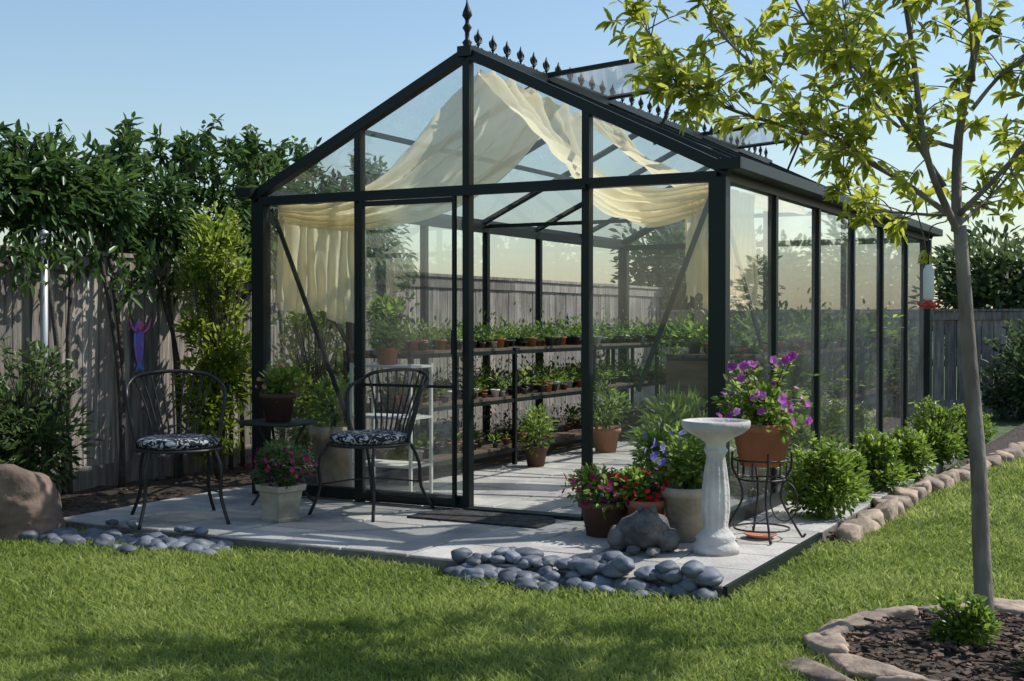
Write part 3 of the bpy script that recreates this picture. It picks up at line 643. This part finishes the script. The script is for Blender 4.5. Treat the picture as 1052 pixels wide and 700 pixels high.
while y<3.5:
    e=empty('hedge_tree'); cx=-4.55+random.uniform(-.12,.12); top=2.42+random.uniform(-.22,.22)
    m=MB(); 
    for k in range(2):
        yy=y+random.uniform(-.12,.12); m.tube([(-4.26,yy,GZ-.02),(-4.28+random.uniform(-.03,.03),yy+random.uniform(-.06,.06),.8),(cx+.15,yy+random.uniform(-.1,.1),1.65),(cx,yy+random.uniform(-.2,.2),2.25)],[.02,.017,.014,.006],7,sub=4)
    P,D,R=cloud((cx,y,1.93),(.30,.36,top-2.0),20,1700,.17,seedup=-.15,outer=.5); D[:,2]-=.3
    Q=[P];E=[D];RR=[R]
    for k in range(11):
        b0=V((cx+random.uniform(-.2,.2),y+random.uniform(-.35,.35),top-.25)); tip=b0+V((random.uniform(-.12,.12),random.uniform(-.15,.15),random.uniform(.1,.4)))
        m.tube([b0-V((0,0,.2)),b0,tip],[.007,.005,.002],5,sub=2); n=34
        t=rng.random(n)**.7; pts=np.array(b0)[None]*(1-t[:,None])+np.array(tip)[None]*t[:,None]
        Q.append(pts+rng.normal(0,.015,(n,3))); d=rng.normal(0,.9,(n,3)); d[:,2]-=.15; E.append(d); RR.append(np.clip(.3+.6*rng.random(n),0,1))
    for k in range(5):
        b0=np.array([-4.3+random.uniform(-.05,.1),y+random.uniform(-.3,.3),1.62]); n=26; t=rng.random(n)[:,None]
        Q.append(b0+t*np.array([0.03,random.uniform(-.1,.1),-random.uniform(.08,.4)])+rng.normal(0,.035,(n,3))); d=rng.normal(0,.6,(n,3)); d[:,2]-=.6; E.append(d); RR.append(rng.random(n))
    P=np.concatenate(Q);D=np.concatenate(E);R=np.concatenate(RR)
    m.obj('trunk',DBARK,e)
    leaves('crown',P,D,.095*(.6+.7*rng.random(len(P))),.034,R,L_HEDGE,e)
    y+=.56
def fartree(c,r,h,n,lm=L_FAR,ll=.14):
    e=empty('background_tree'); m=MB(); m.tube([(c[0],c[1],GZ),(c[0]+.1,c[1],h*.4),(c[0],c[1],h*.8)],[.1,.07,.03],8,sub=3)
    P,D,R=cloud((c[0],c[1],h*.62),(r,r,h*.42),60,n,.38*r/1.3,seedup=.2,outer=.45)
    m.obj('trunk',DBARK,e); leaves('crown',P,D,ll*(.7+.6*rng.random(len(P))),ll*.45,R,lm,e)
for (x,y,r,h) in ((.0,11.9,1.1,2.5),(1.6,12.1,1.2,2.7),(3.2,12.6,1.1,2.2),(-4.4,11.6,1.2,2.8)):
    fartree((x,y),r,h,4800)
# ------------------------------------------------------------------ young tree
T0=V((1.522,-1.417,GZ)); te=empty('young_tree')
def T(du,z,dd=0): return T0+rv*du+dv*dd+V((0,0,z-GZ))
m=MB(); br=[]
m.tube([T(.005,GZ-.02),T(.0,.02),T(-.015,.3),T(-.025,.55),T(-.06,1.0,.01),T(-.1,1.46)],[.046,.035,.032,.03,.027,.024],14,sub=5)
def B(pts,r0,r1):
    n=len(pts); rad=[r0+(r1-r0)*i/(n-1) for i in range(n)]; pts=[(p+(0,) if len(p)==2 else p) for p in pts]
    P,r=m.tube([T(p[0]+random.gauss(0,.008),p[1],p[2]) for p in pts],rad,8,sub=5); br.append(P)
B([(-.1,1.44),(-.08,1.8,.05),(-.03,2.2,0),(-.02,2.6,.1),(.0,3.0,.1)],.021,.005)
B([(-.1,1.42),(-.26,1.7,-.1),(-.33,2.1,-.15),(-.42,2.6,-.2),(-.45,2.9,-.2)],.015,.004)
B([(-.1,1.47),(-.33,1.66,.1),(-.62,1.83,.2),(-.95,1.95,.25),(-1.15,2.1,.3),(-1.25,2.28,.3)],.012,.003)
B([(-.6,1.82,.2),(-.78,2.0,.1),(-.98,2.2,.05),(-1.12,2.42,0)],.008,.0025)
B([(-.95,1.95,.25),(-1.05,1.96,.2),(-1.15,2.0,.1)],.005,.002)
B([(-.2,1.6,-.06),(-.42,1.95,-.05),(-.62,2.2,.1),(-.78,2.55,.15)],.011,.003)
B([(-.42,1.95,-.05),(-.52,1.98,-.25),(-.65,2.1,-.4)],.006,.002)
B([(-.33,1.66,.1),(-.55,1.74,-.1),(-.8,1.84,-.2)],.007,.0025)
B([(-.1,1.5),(.07,1.72,-.15),(.22,2.0,-.25),(.3,2.45,-.3)],.012,.004)
B([(-.1,1.46),(.05,1.55,.2),(.2,1.66,.35),(.4,1.9,.4)],.009,.003)
B([(-.08,1.75,.05),(-.25,1.9,.35),(-.35,2.2,.55),(-.4,2.5,.6)],.009,.003)
B([(-.06,1.9,.05),(.1,2.05,.1),(.3,2.2,.05),(.5,2.5,.0)],.009,.003)
B([(-.05,2.0,0),(-.18,2.2,-.3),(-.3,2.5,-.4)],.008,.003)
B([(-.1,1.5,0),(-.2,1.52,.2),(-.35,1.58,.45),(-.4,1.75,.6)],.007,.003)
B([(.07,1.72,-.15),(.2,1.75,-.05),(.35,1.85,-.1)],.006,.002)
P=[];D=[];R=[];Lh=[]
for P0 in br:
    n=len(P0)
    for k in range(int(n*2.0)):
        i=random.randint(int(n*.28),n-1); p=P0[i]; t=(P0[min(i+1,n-1)]-P0[max(i-1,0)]).normalized()
        d=(t*.6+V((random.gauss(0,.6),random.gauss(0,.6),random.gauss(.1,.5)))).normalized(); l=random.uniform(.07,.23)
        q=p+d*l*.5+V((0,0,.01)); e2=p+d*l; m.tube([p,q,e2],[.003,.0025,.0015],4,sub=2)
        tone=random.random()*.5
        for j in range(random.randint(8,13)):
            s=random.uniform(.35,1) if j>5 else random.uniform(.88,1); P.append(p.lerp(e2,s)); dd=d*.5+V((random.gauss(0,.6),random.gauss(0,.6),random.gauss(-.25,.5))); D.append(dd); R.append(min(1,tone+random.random()*.5)); Lh.append(random.uniform(.04,.085))
m.obj('trunk_and_branches',BARK,te); Lh=np.array(Lh)
leaves('leaves',np.array(P),np.array(D),Lh,Lh*.36,np.array(R),L_TREE,te,fold=.15,droop=.18)
e=empty('hummingbird_feeder'); c=T(-.215,1.14,0); m=MB()
m.tube([T(-.15,1.475,0),T(-.2,1.46,0),T(-.215,1.42,0),T(-.215,1.31,0)],.0025,5,sub=3); m.lathe([(.004,.175),(.012,.17),(.02,.155),(.02,.05),(.014,.04),(.001,.04)],tuple(c),18,1)
m.lathe([(.001,.01),(.022,.012),(.03,.02),(.026,.03),(.014,.04),(.001,.04)],tuple(c),18,2)
for k in range(4):
    a=k*1.57+.3; m.tube([(c.x+.024*math.cos(a),c.y+.024*math.sin(a),c.z+.018),(c.x+.034*math.cos(a),c.y+.034*math.sin(a),c.z+.024),(c.x+.037*math.cos(a),c.y+.037*math.sin(a),c.z+.034)],[.004,.004,.007],6,2)
m.obj('feeder',[IRON,WHITE,RED],e)
e=empty('fence_ornament'); m=MB()
out=[(0,.19),(.035,.15),(.05,.08),(.048,0),(.035,-.08),(.018,-.13),(.04,-.19),(0,-.17),(-.04,-.19),(-.018,-.13),(-.035,-.08),(-.048,0),(-.05,.08),(-.035,.15)]
k=len(out); oz=.93
vs=[(-4.36,.27+a,oz+z) for a,z in out]+[(-4.35,.27+a*.8,oz+z*.9) for a,z in out]
m.add(vs,[tuple(range(k,2*k))]+[(i,(i+1)%k,(i+1)%k+k,i+k) for i in range(k)]); m.obj('body',BLUE,e)
m=MB(); m.rock((-4.345,.27,oz+.14),(.012,.07,.08),0,0,.05,0,2); 
for s in(-1,1): m.tube([(-4.347,.27+s*.03,oz+.09),(-4.345,.27+s*.08,oz+.13),(-4.345,.27+s*.1,oz+.19)],[.008,.01,.004],6,sub=2)
m.obj('head_and_fins',PINK,e)
m=MB(); m.tube([(-4.33,-.6,GZ),(-4.33,-.6,1.66)],.025,12); m.lathe([(.03,0),(.03,.03),(.001,.045)],(-4.33,-.6,1.65),12); m.obj('metal_fence_post',METAL)
